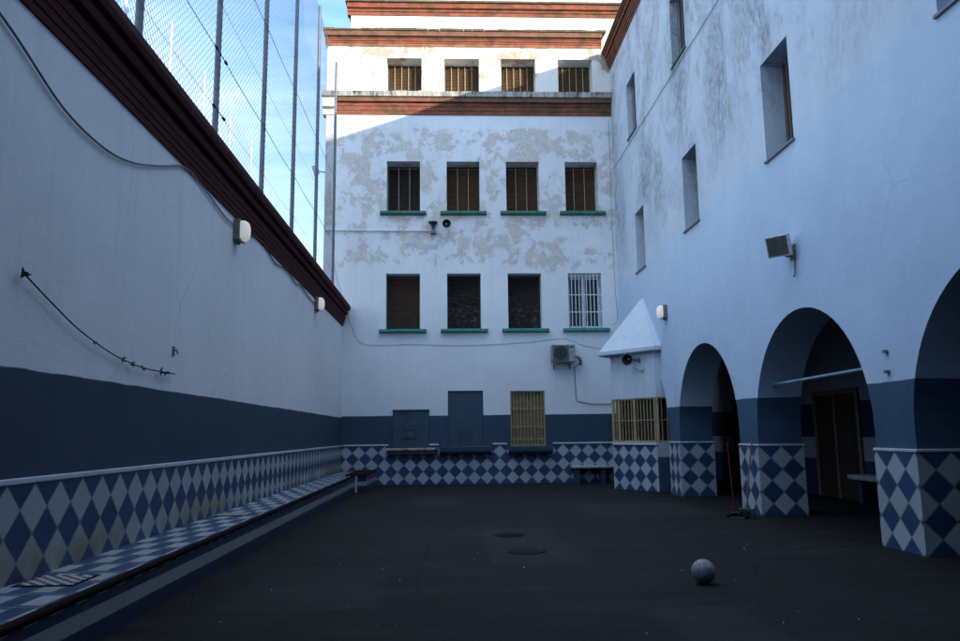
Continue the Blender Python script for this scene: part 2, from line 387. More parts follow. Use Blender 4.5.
def slat_mat(name, c, flake=None):
    t = NT(name); o = t.obj(); x, y, z = t.sep(o)
    g = t.noise(t.scale(o, (1.5, 1, 22)), 1.5, 6, .6)
    col = t.mix(t.ramp(g, .3, .7), tuple(k * .6 for k in c), tuple(k * 1.35 for k in c))
    if flake:
        f = t.noise(t.scale(o, (1, 1, 2.2)), 7.5, 9, .75)
        m = t.math('MULTIPLY', t.ramp(f, .54, .60), t.ramp(z, flake[1], flake[1] - 1.2))
        col = t.mix(t.math('MULTIPLY', m, .75), col, flake[0])
    return t.fin(col, .75, t.bump(g, .4, .006))
M_slat_top = slat_mat('top_floor_slats', (.23, .14, .065))
M_slat_mid = slat_mat('brown_slats', (.19, .105, .052))
M_slat_flk = slat_mat('flaking_slats', (.042, .033, .028), ((.34, .32, .30), 1.7))
M_slat_flk2 = slat_mat('flaking_brown_slats', (.105, .062, .038), ((.22, .20, .17), 1.0))
M_litter = plain('paper_scraps', (.6, .62, .65), .8, .2, 9)

def ground_mat():
    t = NT('worn_asphalt'); p = t.pos(); x, y, z = t.sep(p)
    a = t.noise(p, .45, 8, .62, .4); b = t.noise(t.scale(p, (.5, 2.2, 1)), .9, 8, .65); c = t.noise(p, 60, 5, .7); d = t.noise(p, 3.5, 8, .7)
    col = t.mix(t.ramp(a, .3, .7), (.0080, .0094, .0104), (.0155, .0174, .0188))
    col = t.mix(t.ramp(b, .52, .78, 0, .7), col, (.029, .031, .033))
    col = t.mix(t.ramp(d, .55, .75, 0, .5), col, (.005, .0055, .006))
    col = t.mix(t.ramp(c, .45, .75, 0, .6), col, (.036, .036, .036))
    def box01(a, lo, hi, f=.12): return t.math('MULTIPLY', t.ramp(a, lo, lo + f), t.ramp(a, hi, hi - f))
    jx = t.math('ADD', x, t.math('MULTIPLY', t.math('SUBTRACT', d, .5), .35)); jy = t.math('ADD', y, t.math('MULTIPLY', t.math('SUBTRACT', d, .5), .5))
    for (xa, xb, ya, yb, k) in ((.45, 1.75, 9.3, 13.2, .28), (-.9, .4, 17.2, 20.4, .35), (2.7, 5.3, 14.6, 17.6, .32), (-2.2, -.6, 7.0, 9.4, .3), (1.7, 2.6, 5.2, 7.0, .35)):
        col = t.mix(t.math('MULTIPLY', t.math('MULTIPLY', box01(jx, xa, xb), box01(jy, ya, yb)), k), col, (.034, .0345, .035))
    edge_dark = t.math('MAXIMUM', t.ramp(y, 24.2, 25.4), t.math('MAXIMUM', t.ramp(x, 4.9, 5.8), t.ramp(x, -1.9, -2.7)))  # darker towards the far, right and left edges
    col = t.mix(t.math('MULTIPLY', edge_dark, t.ramp(d, .35, .6, .2, .75)), col, (.006, .0065, .007))
    # pale scuffs and spat-out gum
    v = t.new('ShaderNodeTexVoronoi'); t.put(v.inputs['Vector'], t.comb(x, y, 0.0)); v.inputs['Scale'].default_value = 2.3
    col = t.mix(t.ramp(v.outputs['Distance'], .03, .045, .45, 0), col, (.12, .12, .12))
    crack = t.new('ShaderNodeTexVoronoi'); crack.feature = 'DISTANCE_TO_EDGE'; crack.inputs['Scale'].default_value = .23
    wob = t.new('ShaderNodeTexNoise'); wob.inputs['Scale'].default_value = 1.3; wob.inputs['Detail'].default_value = 6; t.put(wob.inputs['Vector'], p)
    t.put(crack.inputs['Vector'], t.mix(.18, p, wob.outputs['Color'], 'ADD'))
    ck = t.ramp(crack.outputs['Distance'], .0012, .004, .32, 0)
    col = t.mix(ck, col, (.003, .003, .0035))
    h = t.math('ADD', t.math('MULTIPLY', c, .5), t.math('SUBTRACT', d, ck))
    return t.fin(col, t.ramp(a, .3, .7, .62, .9), t.bump(h, .6, .014), spec=.06)
M_ground = ground_mat()

# ------------------------------------------------------------------ ground
m = MB(); ys = [-60, -20, 0, 6, 12, 18, 25.6, 26, 80, 400]; xs = [-400, -60, -12, -3.6, 0, 3, 5.9, 12, 60, 400]
for i in range(len(xs) - 1):
    for j in range(len(ys) - 1):
        q = lambda x, y: (x, y, gz(min(max(y, 0), 26)))
        m.face([q(xs[i], ys[j]), q(xs[i + 1], ys[j]), q(xs[i + 1], ys[j + 1]), q(xs[i], ys[j + 1])])
tag(m.build('ground', M_ground), kind='structure')

def tile_panel(m, pts, z0, z1): pass

# ------------------------------------------------------------------ left wall
lw = thing('courtyard_wall', 'long white wall with slate blue lower band and maroon cornice along the left side', 'wall', (XL, 10, 0))
m = MB().box(XL - .34, XL, -4.0, YB - .004, -.4, 5.20); m.build('wall', M_left, lw)
prof = [(XL - .40, 5.135), (XL + .025, 5.135), (XL + .035, 5.22), (XL + .045, 5.222), (XL + .058, 5.30), (XL + .068, 5.302), (XL + .082, 5.385), (XL + .092, 5.387), (XL + .105, 5.47),
        (XL + .075, 5.475), (XL + .075, 5.53), (XL + .16, 5.535), (XL + .185, 5.60), (XL + .17, 5.66), (XL + .235, 5.67), (XL + .262, 5.74), (XL + .262, 5.83), (XL - .40, 5.88)]
MB().profile(prof, 'y', -4.0, 25.40).build('cornice', M_maroon, lw, recalc=True)
MB().box(XL, XL + .022, -4.0, YB - .03, .20, 1.125).build('tile_band', M_tileL, lw, uo=(0, .147))
MB().box(XL, XL + .036, -4.0, YB - .03, 1.127, 1.18).build('tile_cap', M_cap, lw, bevel=.012)

m = MB().tube([(XL, 9.92, 2.62), (XL + .05, 9.92, 2.62), (XL + .06, 9.92, 2.57)], .012, 6).box(XL, XL + .012, 9.88, 9.96, 2.55, 2.67); m.build('hook', M_cable2, lw)

# ------------------------------------------------------------------ bench along it
bn = thing('tiled_bench', 'long blue and white tiled bench built along the left wall, two chessboards on top', 'bench', (-3.1, 12, 0))
BX = -2.72; BT = .33
MB().box(XL + .0225, BX, -4.0, 25.3, -.3, BT).build('seat', M_tileT, bn, uo=(3.578, -9.39))
tt = NT('bench_front_tile')
_z = tt.sep(tt.pos())[2]; _y = tt.sep(tt.pos())[1]; _zz = tt.math('ADD', _z, tt.math('MULTIPLY', _y, .0035))
_n = tt.noise(tt.pos(), 3, 7, .65)
_blue = tt.mix(_n, (.009, .017, .038), (.018, .034, .070)); _lt = tt.mix(_n, (.17, .19, .215), (.26, .285, .31))
_c = tt.mix(tt.math('MULTIPLY', tt.ramp(_zz, .132, .136), tt.ramp(_zz, .258, .254)), _blue, _lt)
_dr = tt.math('MULTIPLY', tt.ramp(tt.noise(tt.scale(tt.pos(), (1, 5, .5)), 2.2, 6, .7), .58, .70), .6)
_c = tt.mix(_dr, _c, (.13, .085, .04))
_j = tt.math('FRACT', tt.math('DIVIDE', _y, .3)); _c = tt.mix(tt.ramp(_j, .012, .02, .5, 0), _c, (.2, .2, .2))
M_front = tt.fin(_c, .4, tt.bump(_n, .3, .006))
MB().box(BX, BX + .018, -4.0, 22.3, -.3, .30).build('front_tiles', M_front, bn)
MB().tube([(BX + .006, -4.0, .352), (BX + .006, 22.32, .352)], .034, 12).build('nosing', M_nosing, bn)
eb = MB().box(-2.70, -2.40, 22.33, 25.3, -.3, .34)
e_ = eb.build('end_block', M_front, bn)
MB().box(-3.0, -2.36, 22.29, 25.28, .342, .378).build('end_slab', M_nosing, bn, bevel=.015)
MB().box(-2.72, -2.655, 22.24, 22.33, -.3, .341).build('end_post', M_cap, bn, bevel=.008)
for cy in (6.66, 11.93):
    b_ = MB().box(-3.50, -3.01, cy - .245, cy + .245, BT + .001, BT + .006).build('chessboard', M_nosing, bn)
    c_ = MB().box(-3.475, -3.035, cy - .22, cy + .22, BT + .003, BT + .010).build('squares', M_chess, b_, uo=(3.475, -cy + .22))

# ------------------------------------------------------------------ back building
bb = thing('white_building', 'tall white building across the far end, peeling paint, brick ledges and rows of windows', 'building', (1, YB, 0))
def rect(a0, a1, b0, b1): return [(a0, b0), (a1, b0), (a1, b1), (a0, b1)]
WX = [-2.133 + 2.089 * k for k in range(4)]; WW = 1.159
holes = []
for x in WX:
    holes += [rect(x, x + WW, 5.03, 6.97), rect(x, x + WW, 9.16, 11.0)]
TX = [-2.16, -.10, 1.93, 3.99]; TW = 1.24
P2 = (-.04, 1.15, 1.10, 2.94); P3 = (2.06, 3.23, 1.08, 2.92)
holes += [rect(*P2), rect(*P3)]
BT3 = lambda a, b: (a, YB, b)
MB().plate(rect(-4.28, 6.6, -.5, 13.0), holes, BT3, (0, .72, 0)).build('wall', M_back, bb)
MB().plate(rect(-4.28, 5.95, 13.002, 15.6), [rect(x, x + TW, 13.62, 14.87) for x in TX], BT3, (0, .74, 0)).build('top_wall', M_top, bb)
MB().box(-4.27, 6.6, YB + 3.2, YB + 3.4, -.5, 15.4).build('rear_wall', M_back, bb)
# brick ledge with coping
def band(name, mat, x0, x1, steps, bev=0):
    m = MB()
    prof = [(YB - .004 + .3, steps[0][1])]
    for out, z0, z1 in steps: prof += [(YB - out, z0), (YB - out, z1)]
    prof += [(YB + .3, steps[-1][2])]
    return m.profile(prof, 'x', x0, x1).build(name, mat, bb, recalc=True)
M_brick2 = brick_mat('orange_brick', (.40, .135, .060), (.27, .075, .035), (.26, .20, .14), moss=.5)
M_soldier = brick_mat('upright_brick', (.36, .13, .060), (.22, .065, .032), (.16, .12, .09), scale=.42, moss=.55)
band('brick_ledge', M_brick, -3.95, XR - .004, [(.03, 12.71, 12.86), (.055, 12.862, 13.02), (.085, 13.022, 13.14)])
band('brick_course', M_soldier, -3.95, XR - .004, [(.20, 13.143, 13.30)])
band('ledge_end', M_top, -4.40, -3.952, [(.03, 12.70, 12.95), (.18, 12.952, 13.30)])
# uneven coping stones
m = MB(); x = -4.42
while x < XR - .03:
    w = min(random.uniform(.35, .62), XR - .004 - x); a = random.uniform(-.012, .012)
    m.profile([(YB + .04, 13.302), (YB - .27, 13.302 + .002), (YB - .275, 13.50 + a), (YB + .04, 13.57 + a)], 'x', x, x + w - .008); x += w
m.build('coping', M_coping, bb, recalc=True)
band('brick_course', M_brick2, -4.33, 5.60, [(.03, 15.30, 15.41)])
band('brick_cornice', M_brick, -4.36, 5.60, [(.05, 15.413, 15.49), (.08, 15.492, 15.57), (.11, 15.572, 15.62)])
band('brick_course', M_soldier, -4.38, 5.60, [(.21, 15.623, 15.80)])
m = MB(); x = -4.42
while x < 5.55:
    w = random.uniform(.3, .5); a = random.uniform(-.02, .02)
    m.profile([(YB + 1.7, 16.12), (YB - .26, 15.803), (YB - .265, 15.87 + a), (YB + 1.7, 16.2)], 'x', x, x + w - .012); x += w
m.build('roof_edge', M_roof, bb, recalc=True)
m = MB()                                     # loose sheet-metal strips lying on the eave
for (x, w, z) in ((-2.6, 1.5, 15.96), (-.2, .7, 15.95), (2.4, 1.9, 15.94), (4.4, .8, 15.93)):
    MB().profile([(YB - .12, z), (YB - .10, z + .03), (YB + .6, z + .19), (YB + .6, z + .16)], 'x', x, x + w).build('flashing', M_coping, bb, recalc=True)
# set-back tier
Y2 = 27.0
MB().box(-3.66, 7, Y2, Y2 + 3, 15.4, 18.2).build('setback_wall', M_top, bb)
m = MB().profile([(Y2 + .2, 17.38), (Y2 - .04, 17.38), (Y2 - .04, 17.52), (Y2 - .08, 17.52), (Y2 - .08, 17.62), (Y2 - .18, 17.63), (Y2 - .18, 17.82), (Y2 + .2, 17.82)], 'x', -3.8, 6.9)
m.build('setback_cornice', M_brick, bb, recalc=True)
m = MB().profile([(Y2 - .26, 17.825), (Y2 - .26, 17.90), (Y2 + 1.5, 18.7), (Y2 + 1.5, 17.825)], 'x', -3.86, 6.9)
m.build('setback_roof', M_roof, bb, recalc=True)
# tile band, cap, sills
segs = [(XL + .03, -1.93), (-1.93, -.52), (-.52, 1.60), (1.60, 3.3), (3.3, XR)]
MB().box(XL + .03, XR, YB - .022, YB, -.4, 1.065).build('tile_band', M_tile, bb, uo=(3.41, .142))
m = MB()
for a, b in ((XL + .06, -2.02), (-.66, -.34), (1.45, 1.93), (3.46, XR - .01)): MB().box(a, b, YB - .05, YB, 1.132, 1.19).build('tile_cap', M_cap, bb, bevel=.012)
m = MB()
for a, b in ((XL + .03, -2.06), (-.40, -.33), (1.42, 1.96), (3.44, XR)): MB().box(a, b, YB - .022, YB, 1.067, 1.130).build('tile_top_row', M_tile, bb, uo=(3.41, .142))

# windows of the two middle storeys
def slats(x, w, y, z0, z1, pitch=.052, tilt=.55):
    m = MB(); z = z0 + .02; ax = Vector((1, 0, 0)); ay = Vector((0, math.cos(tilt), math.sin(tilt))); az = ax.cross(ay)
    while z < z1 - .02:
        m.obox((x + w / 2, y, z), ax, ay, az, w / 2, .026, .004); z += pitch
    m.box(x, x + w, y + .04, y + .06, z0, z1)
    return m
def frame_mb(x, w, y, z0, z1, t=.05, d=.05):
    return MB().box(x, x + t, y, y + d, z0, z1).box(x + w - t, x + w, y, y + d, z0, z1).box(x + t, x + w - t, y, y + d, z1 - t, z1).box(x + t, x + w - t, y, y + d, z0, z0 + t)
def sill_mb(x, w, zt, out=.16):
    return MB().profile([(YB + .66, zt + .02), (YB - out, zt), (YB - out, zt - .085), (YB - out + .03, zt - .09), (YB - .03, zt - .13), (YB, zt - .13), (YB + .02, zt - .05), (YB + .66, zt - .05)], 'x', x - .22, x + w + .22)
def bars_mb(x, w, y, z0, z1, n, r=.012, cross=()):
    m = MB()
    for i in range(n):
        xx = x + w * (i + 1) / (n + 1); m.tube([(xx, y, z0), (xx, y, z1)], r, 6)
    for z in cross: m.box(x, x + w, y - .006, y + .006, z - .016, z + .016)
    return m
def window(x, w, z0, z1, slat_m, frame_m, nbar, bar_m, sill_m, dep=.56, label=None):
    o = frame_mb(x + .001, w - .002, YB + dep, z0 + .021, z1 - .001).build('window', frame_m, bb, loc=(x, YB, z0)); tag(o, label)
    if slat_m: slats(x + .05, w - .1, YB + dep + .03, z0 + .07, z1 - .05).build('slatted_blind', slat_m, o)
    if nbar: bars_mb(x, w, YB + dep - .07, z0 + .02, z1, nbar, .017).build('bars', bar_m, o)
    if sill_m: sill_mb(x, w, z0).build('sill', sill_m, o, bevel=.006, recalc=True)
    return o
lowlab = ['window with dark brown slatted blind and green sill', 'window with flaking dark blind and green sill', 'window with white flaked dark blind and green sill']
for k in range(3):
    window(WX[k], WW, 5.03, 6.97, (M_slat_flk2, M_slat_flk, M_slat_flk)[k], M_woodd, 0, None, M_green, .42, lowlab[k])
M_slat_old = slat_mat('blackened_slats', (.075, .055, .042), ((.30, .27, .24), 1.2))
w1 = window(WX[0], WW, 9.16, 11.0, M_slat_mid, M_woodd, 2, M_oldbar, M_green2, .58)
for k in range(1, 4): copy_tree(w1, bb, w1.location + Vector((2.089 * k, 0, 0)))
for ch in w1.children:                        # the leftmost blind has gone black
    if ch.name.startswith('slatted_blind'): ch.data = ch.data.copy(); ch.data.materials[0] = M_slat_old
w1['label'] = 'window with two bars and a blackened flaking blind'
w2 = window(TX[0], TW, 13.62, 14.87, M_slat_top, M_woodd, 4, M_tanbar, None, .60)
for k in range(1, 4): copy_tree(w2, bb, w2.location + Vector((TX[k] - TX[0], 0, 0)))
# the white barred one
x = WX[3]
o = MB().box(x + .001, x + .09, YB + .3, YB + .36, 5.05, 6.969).box(x + WW - .09, x + WW - .001, YB + .3, YB + .36, 5.05, 6.969).box(x + .09, x + WW - .09, YB + .3, YB + .36, 6.8, 6.969).box(x + .09, x + WW - .09, YB + .3, YB + .36, 5.05, 5.14).box(x + .50, x + .64, YB + .3, YB + .36, 5.14, 6.8).build('window', M_white, bb, loc=(x, YB, 5.03))
tag(o, 'white window behind white vertical bars, green sill')
MB().box(x + .09, x + WW - .09, YB + .33, YB + .345, 5.13, 6.81).build('pane', M_glass, o)
bars_mb(x, WW, YB + .06, 5.04, 6.97, 8, .017, (5.10, 5.62, 6.22, 6.90)).build('bars', M_white, o)
sill_mb(x, WW, 5.03).build('sill', M_green, o, bevel=.006, recalc=True)
# ground floor: two blue metal panels and the ochre grille
o = MB().box(-1.87, -.67, YB - .05, YB, 1.07, 2.28).box(-1.88, -.65, YB - .085, YB, 2.282, 2.33).build('blue_panel', M_blue, bb, bevel=.006); tag(o, 'low blue metal panel with a small house shape in relief')
hx, hz_ = -1.28, 1.42; yy = YB - .052
m = MB()
for pts in ([(-.2, 0), (.2, 0)], [(-.17, 0), (-.17, .26)], [(.17, 0), (.17, .26)], [(-.24, .24), (0, .43), (.24, .24)], [(-.2, .26), (.2, .26)], [(-.06, .0), (-.06, .2), (.06, .2), (.06, 0)]):
    m.tube([(hx + a, yy, hz_ + b) for a, b in pts], .012, 6)
m.obox((hx, yy, hz_ - .02), Vector((1, 0, 0)), Vector((0, 1, 0)), Zv, .24, .03, .012)
m.build('house_relief', M_blue, o)
for (a, b) in ((-1.58, 1.86), (-1.18, 1.86)): MB().lathe([(.03, 0), (.03, .02), (.001, .03)], (a, YB - .05, b), (0, -1, 0), 10).build('bolt', M_cable2, o)
MB().profile([(YB, .93), (YB - .22, .96), (YB - .26, 1.0), (YB - .25, 1.05), (YB, 1.064)], 'x', -2.05, -.37).build('broken_sill', M_coping, o, recalc=True)
MB().box(-2.04, -.38, YB - .2, YB - .023, .86, .958).build('sill_underside', M_blue2, o)
o = MB().box(P2[0] + .002, P2[1] - .002, YB + .05, YB + .09, P2[2], P2[3] - .002).build('blue_panel', M_blue, bb); tag(o, 'tall blue metal panel closing an opening')
m = MB()
for k in range(5):
    xx = .33 + .1 * k; m.tube([(xx, YB + .045, 1.12), (xx, YB + .045, 1.50 + .12 * math.sin(math.pi * (k + .5) / 5))], .008, 6)
m.tube([(.28 + .5 * i / 10, YB + .045, 1.48 + .2 * math.sin(math.pi * i / 10)) for i in range(11)], .009, 6)
m.build('arch_relief', M_blue, o)
MB().profile([(YB + .2, 1.10), (YB - .26, 1.085), (YB - .26, .93), (YB - .2, .84), (YB, .82), (YB + .2, .9)], 'x', -.31, 1.40).build('sill', M_blue2, o, bevel=.008, recalc=True)
o = frame_mb(P3[0] + .001, P3[1] - P3[0] - .002, YB + .03, P3[2] + .01, P3[3] - .001, .045, .05).build('barred_window', M_ochre, bb); tag(o, 'ochre barred window at ground level')
bars_mb(P3[0], P3[1] - P3[0], YB + .05, P3[2] + .01, P3[3], 9, .015, (1.32, 1.72, 2.33)).build('bars', M_ochre, o)
m = MB().box(P3[0] + .002, P3[1] - .002, YB + .14, YB + .17, P3[2] + .01, P3[3] - .002)
m.build('back_panel', M_ochre2, o)
MB().profile([(YB + .2, 1.08), (YB - .26, 1.065), (YB - .26, .92), (YB - .2, .82), (YB, .80), (YB + .2, .9)], 'x', 1.97, 3.43).build('sill', M_blue2, o, bevel=.008, recalc=True)

# ------------------------------------------------------------------ right wing with the arcade
rw = thing('arcade_wing', 'white wing on the right with round arches, small deep windows and brick eaves', 'building', (XR, 12, 0))
def T3(a, b): return (XR, a, b)
Y0, Y1 = -5.3, YB - .005
outer = [(Y0, -.5)]
RAD, SPR = 1.9975, 1.52
for k in range(-1, 5):
    a = (PY[k] + PW) if k >= 0 else PY[0] - 4.905 + PW
    b = PY[k + 1]
    c = (a + b) / 2; r = (b - a) / 2
    outer.append((a, -.5)); outer.append((a, SPR))
    for i in range(1, 32):
        t = math.pi * (1 - i / 32); outer.append((c + r * math.cos(t), SPR + r * math.sin(t)))
    outer.append((b, SPR)); outer.append((b, -.5))
outer += [(Y1, -.5), (Y1, 15.0), (Y0, 15.0)]
LW = [(2.15, 3.25), (7.05, 8.16), (11.97, 13.08), (16.85, 17.91), (21.71, 22.74)]
UW = [(7.3, 8.4), (12.3, 13.4), (17.17, 18.27), (22.06, 23.16)]
holes = [rect(a, b, 6.39, 8.26) for a, b in LW] + [rect(a, b, 10.88, 12.73) for a, b in UW]
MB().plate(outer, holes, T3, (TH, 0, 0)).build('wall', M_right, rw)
for k in range(0, 6):                         # tiled skirts round the foot of each pier
    a, b = PY[k], min(PY[k] + PW, Y1 - .01)
    o = MB().box(XR - .022, XR + TH + .022, a - .022, b + .022 if k < 5 else b, -.4, 1.206).build('pier_tiles', M_tile, rw, uo=(0, .066))
    ul = o.data.uv_layers[0].data
    for p in o.data.polygons:                 # start the pattern at each pier's own corner
        for li, vi in zip(p.loop_indices, p.vertices):
            w = o.data.vertices[vi].co + world_loc(o)
            if abs(p.normal.x) > .5: ul[li].uv = (w.y - a - PW / 2, w.z + .066)
            elif abs(p.normal.y) > .5: ul[li].uv = (w.x - XR - TH / 2, w.z + .066)
    MB().box(XR - .034, XR + TH + .034, a - .034, b + .034 if k < 5 else b, 1.208, 1.25).build('tile_cap', M_cap, rw, bevel=.01)
# brick eaves
cp = [(XR + .3, 14.43), (XR - .03, 14.43), (XR - .03, 14.53), (XR - .06, 14.53), (XR - .06, 14.63), (XR - .09, 14.63), (XR - .09, 14.73), (XR - .12, 14.73), (XR - .12, 14.80), (XR - .07, 14.80), (XR - .07, 14.87),
      (XR - .17, 14.875), (XR - .19, 14.98), (XR - .24, 14.985), (XR - .24, 15.06), (XR + .3, 15.06)]
MB().profile(cp, 'y', Y0, 25.42).build('eaves', M_brick, rw, recalc=True)
MB().profile([(XR + .3, 15.062), (XR - .28, 15.062), (XR - .29, 15.12), (XR + 2.6, 15.5), (XR + 5.5, 15.06)], 'y', Y0, 25.45).build('roof', M_roof, rw, recalc=True)
# a thin pipe run below the upper windows
MB().tube([(XR - .02, y, 10.70 + .006 * math.sin(y * 3)) for y in [Y0 + 1.02 * i for i in range(31)]], .007, 6).build('conduit', M_cable, rw)
def rwin(a, b, z0, z1, mat, sm, dep=.45):
    X = XR + dep; t = .085
    m = MB().box(X, X + .06, a + .001, a + t, z0 + .001, z1 - .001).box(X, X + .06, b - t, b - .001, z0 + .001, z1 - .001).box(X, X + .06, a + t, b - t, z1 - t, z1 - .001).box(X, X + .06, a + t, b - t, z0 + .001, z0 + t).box(X, X + .05, (a + b) / 2 - .03, (a + b) / 2 + .03, z0 + t, z1 - t)
    o = m.build('window', mat, rw, loc=(XR, a, z0))
    MB().box(X + .02, X + .035, a + .05, b - .05, z0 + .05, z1 - .05).build('pane', M_glass, o)
    m = MB()
    for i in range(5):
        yy = a + (b - a) * (i + 1) / 6; m.tube([(X - .1, yy, z0 + .002), (X - .1, yy, z1)], .012, 6)
    m.build('bars', M_cable2, o)
    MB().profile([(XR + dep - .01, z0 + .022), (XR - .04, z0 + .008), (XR - .045, z0 - .035), (XR - .002, z0 - .04), (XR + .002, z0 - .01)], 'y', a - .04, b + .04).build('sill', sm, o, recalc=True)
    return o
q = rwin(*LW[0], 6.39, 8.26, M_wood, M_cable2, .42)
for a, b in LW[1:]: copy_tree(q, rw, q.location + Vector((0, a - LW[0][0], 0)))
q = rwin(*UW[0], 10.88, 12.73, M_wood, M_green2, .24)
for a, b in UW[1:]: copy_tree(q, rw, q.location + Vector((0, a - UW[0][0], 0)))
# gallery behind the arches
GX = 9.3
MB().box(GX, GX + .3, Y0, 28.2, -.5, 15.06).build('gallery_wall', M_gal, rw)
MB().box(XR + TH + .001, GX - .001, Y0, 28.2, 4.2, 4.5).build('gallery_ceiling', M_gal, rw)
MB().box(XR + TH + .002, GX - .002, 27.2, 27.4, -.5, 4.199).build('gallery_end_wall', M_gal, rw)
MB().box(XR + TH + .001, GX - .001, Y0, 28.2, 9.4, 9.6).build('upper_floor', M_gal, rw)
MB().box(XR, GX + .3, Y0 - .3, Y0 - .001, -.5, 15.06).build('end_wall', M_right, rw)
# double door
o = MB().box(GX - .06, GX + .02, 16.84, 16.95, -.2, 2.46).box(GX - .06, GX + .02, 18.86, 18.97, -.2, 2.46).box(GX - .06, GX + .02, 16.95, 18.86, 2.34, 2.46).build('door', M_ochre2, rw)
tag(o, 'brown double door with ochre frame inside the gallery')
m = MB()
for a, b in ((16.96, 17.88), (17.93, 18.85)):
    m.box(GX - .035, GX - .002, a, b, -.2, 2.335)
    for z0, z1 in ((.1, .95), (1.1, 2.2)): m.box(GX - .05, GX - .034, a + .13, b - .13, z0, z1)
m.build('door_leaf', M_woodd, o)
MB().box(GX - .075, GX - .036, 17.86, 17.95, -.2, 2.33).build('door_stile', M_ochre2, o)
MB().lathe([(.012, 0), (.012, .05), (.03, .06), (.03, .09), (.001, .1)], (GX - .05, 17.8, 1.02), (-1, 0, 0), 12).build('handle', M_greyp, o)
m = MB()
for i in range(14):
    yy = 22.2 + .17 * i; m.tube([(GX - .06, yy, 0), (GX - .06, yy, 2.5)], .014, 6)
for z in (.3, 1.35, 2.5): m.box(GX - .07, GX - .05, 22.1, 24.6, z - .02, z + .02)
o = m.build('gallery_grille', M_cable2, rw)
MB().box(GX - .03, GX - .002, 22.1, 24.6, -.2, 2.52).build('opening', M_dark, o)
# tie rod across the second arch
MB().tube([(XR + .3, 14.25, 2.36), (XR + .16, 10.3, 2.37)], .028, 10).build('tie_rod', plain('pale_blue_paint', (.20, .30, .40), .5), rw)
m = MB().box(XR + .2, XR + .4, 14.22, 14.286, 2.29, 2.43).tube([(XR + .3, 14.24, 2.3), (XR + .02, 14.25, 2.27)], .012, 6); m.build('rod_bracket', M_white, rw)
for z in (2.53, 2.26): MB().box(XR - .05, XR + .01, 9.80, 9.87, z - .02, z + .02).build('hinge_stub', M_cable2, rw)

# unseen rear wall and overhanging storey, added behind the camera to shade the yard
MB().box(XL - .34, XR - .002, -4.3, -4.01, -.5, 12.5).build('rear_wall', M_right, rw)
MB().box(XL + .32, XR - .33, -4.0, 3.7, 4.6, 15.9).build('unseen_shade_storey', M_right, rw)

# ------------------------------------------------------------------ guard booth in the last arch
gb = thing('guard_booth', 'white corner guard booth with pyramid roof, tiled base and ochre barred window', 'booth', (5.4, 22.2, -.1))
A = (4.80, 22.2); B = (5.70, 20.72); B2 = (5.70, 23.68); C = (6.75, 20.60); C2 = (6.75, 23.8)
base = [B, A, B2, C2, C]
def inset(poly, d):
    cx = sum(p[0] for p in poly) / len(poly); cy = sum(p[1] for p in poly) / len(poly)
    return [(x + (cx - x) * d, y + (cy - y) * d) for x, y in poly]
MB().prism(base, -.4, 1.22).build('base', M_boothp, gb)
def vpanel(m, p, q, z0, z1, t):
    p, q = Vector((*p, 0)), Vector((*q, 0)); d = (q - p).normalized(); n = Vector((d.y, -d.x, 0))
    if n.dot(Vector((0, 0, 0)) - p) < 0: n = -n
    c = (p + q) / 2 + n * t / 2; c.z = (z0 + z1) / 2
    m.obox(c, d, n, Zv, (q - p).length / 2, t / 2, (z1 - z0) / 2); return d, n
m = MB(); d_, n_ = vpanel(m, A, B, -.4, 1.135, .022)
o = m.build('tile_band', M_tile, gb)
ul = o.data.uv_layers[0].data
for p in o.data.polygons:
    for li, vi in zip(p.loop_indices, p.vertices):
        w = o.data.vertices[vi].co + world_loc(o); ul[li].uv = ((w - Vector((*A, 0))).dot(d_) , w.z + .137)
m = MB(); vpanel(m, A, B, 1.137, 1.20, .05); m.build('tile_cap', M_cap, gb, bevel=.01)
MB().prism(inset(base, .12), 1.221, 2.45).build('interior', M_dark, gb)
MB().prism(base, 2.45, 3.74).build('upper_wall', M_booth, gb)
MB().prism([(5.86, 20.5), (5.66, 20.5), (4.44, 22.12), (4.44, 22.28), (5.66, 23.9), (5.86, 23.9)], 3.735, 3.87).build('eaves_slab', M_booth, gb, bevel=.02)
m = MB(); E = [(5.86, 20.55, 3.871), (5.68, 20.55, 3.871), (4.48, 22.14, 3.871), (4.48, 22.26, 3.871), (5.68, 23.85, 3.871), (5.86, 23.85, 3.871)]; AP = (5.80, 22.2, 5.48); AP2 = (5.858, 22.2, 5.48)
for i in range(5): m.face([E[i], AP, E[i + 1]] if 0 else [E[i + 1], E[i], AP])
m.face([E[0], AP2, AP]); m.face([E[5], AP, AP2])
m.build('roof', M_booth, gb, recalc=True)
# grille on both visible faces
m = MB()
def grille(p, q, n, r, wide=()):
    P_, Q_ = Vector((*p, 0)), Vector((*q, 0)); d = (Q_ - P_).normalized(); nn = Vector((d.y, -d.x, 0)); nn = nn if nn.dot(-P_) > 0 else -nn
    P_ -= nn * .04; Q_ -= nn * .04
    for i in range(n + 1):
        c = P_.lerp(Q_, i / n)
        if i in wide: m.obox(c + Zv * 1.835, d, nn, Zv, .045, .02, .613)
        else: m.tube([c + Zv * 1.222, c + Zv * 2.449], r, 6)
    for z, h in ((1.245, .024), (1.83, .012), (2.43, .018)): m.obox((P_ + Q_) / 2 + Zv * z, d, nn, Zv, (Q_ - P_).length / 2, .022, h)
grille(A, B, 14, .017, (0, 2, 7, 14)); grille(B, C, 7, .017, (0,))
m.build('grille', M_ochre, gb)

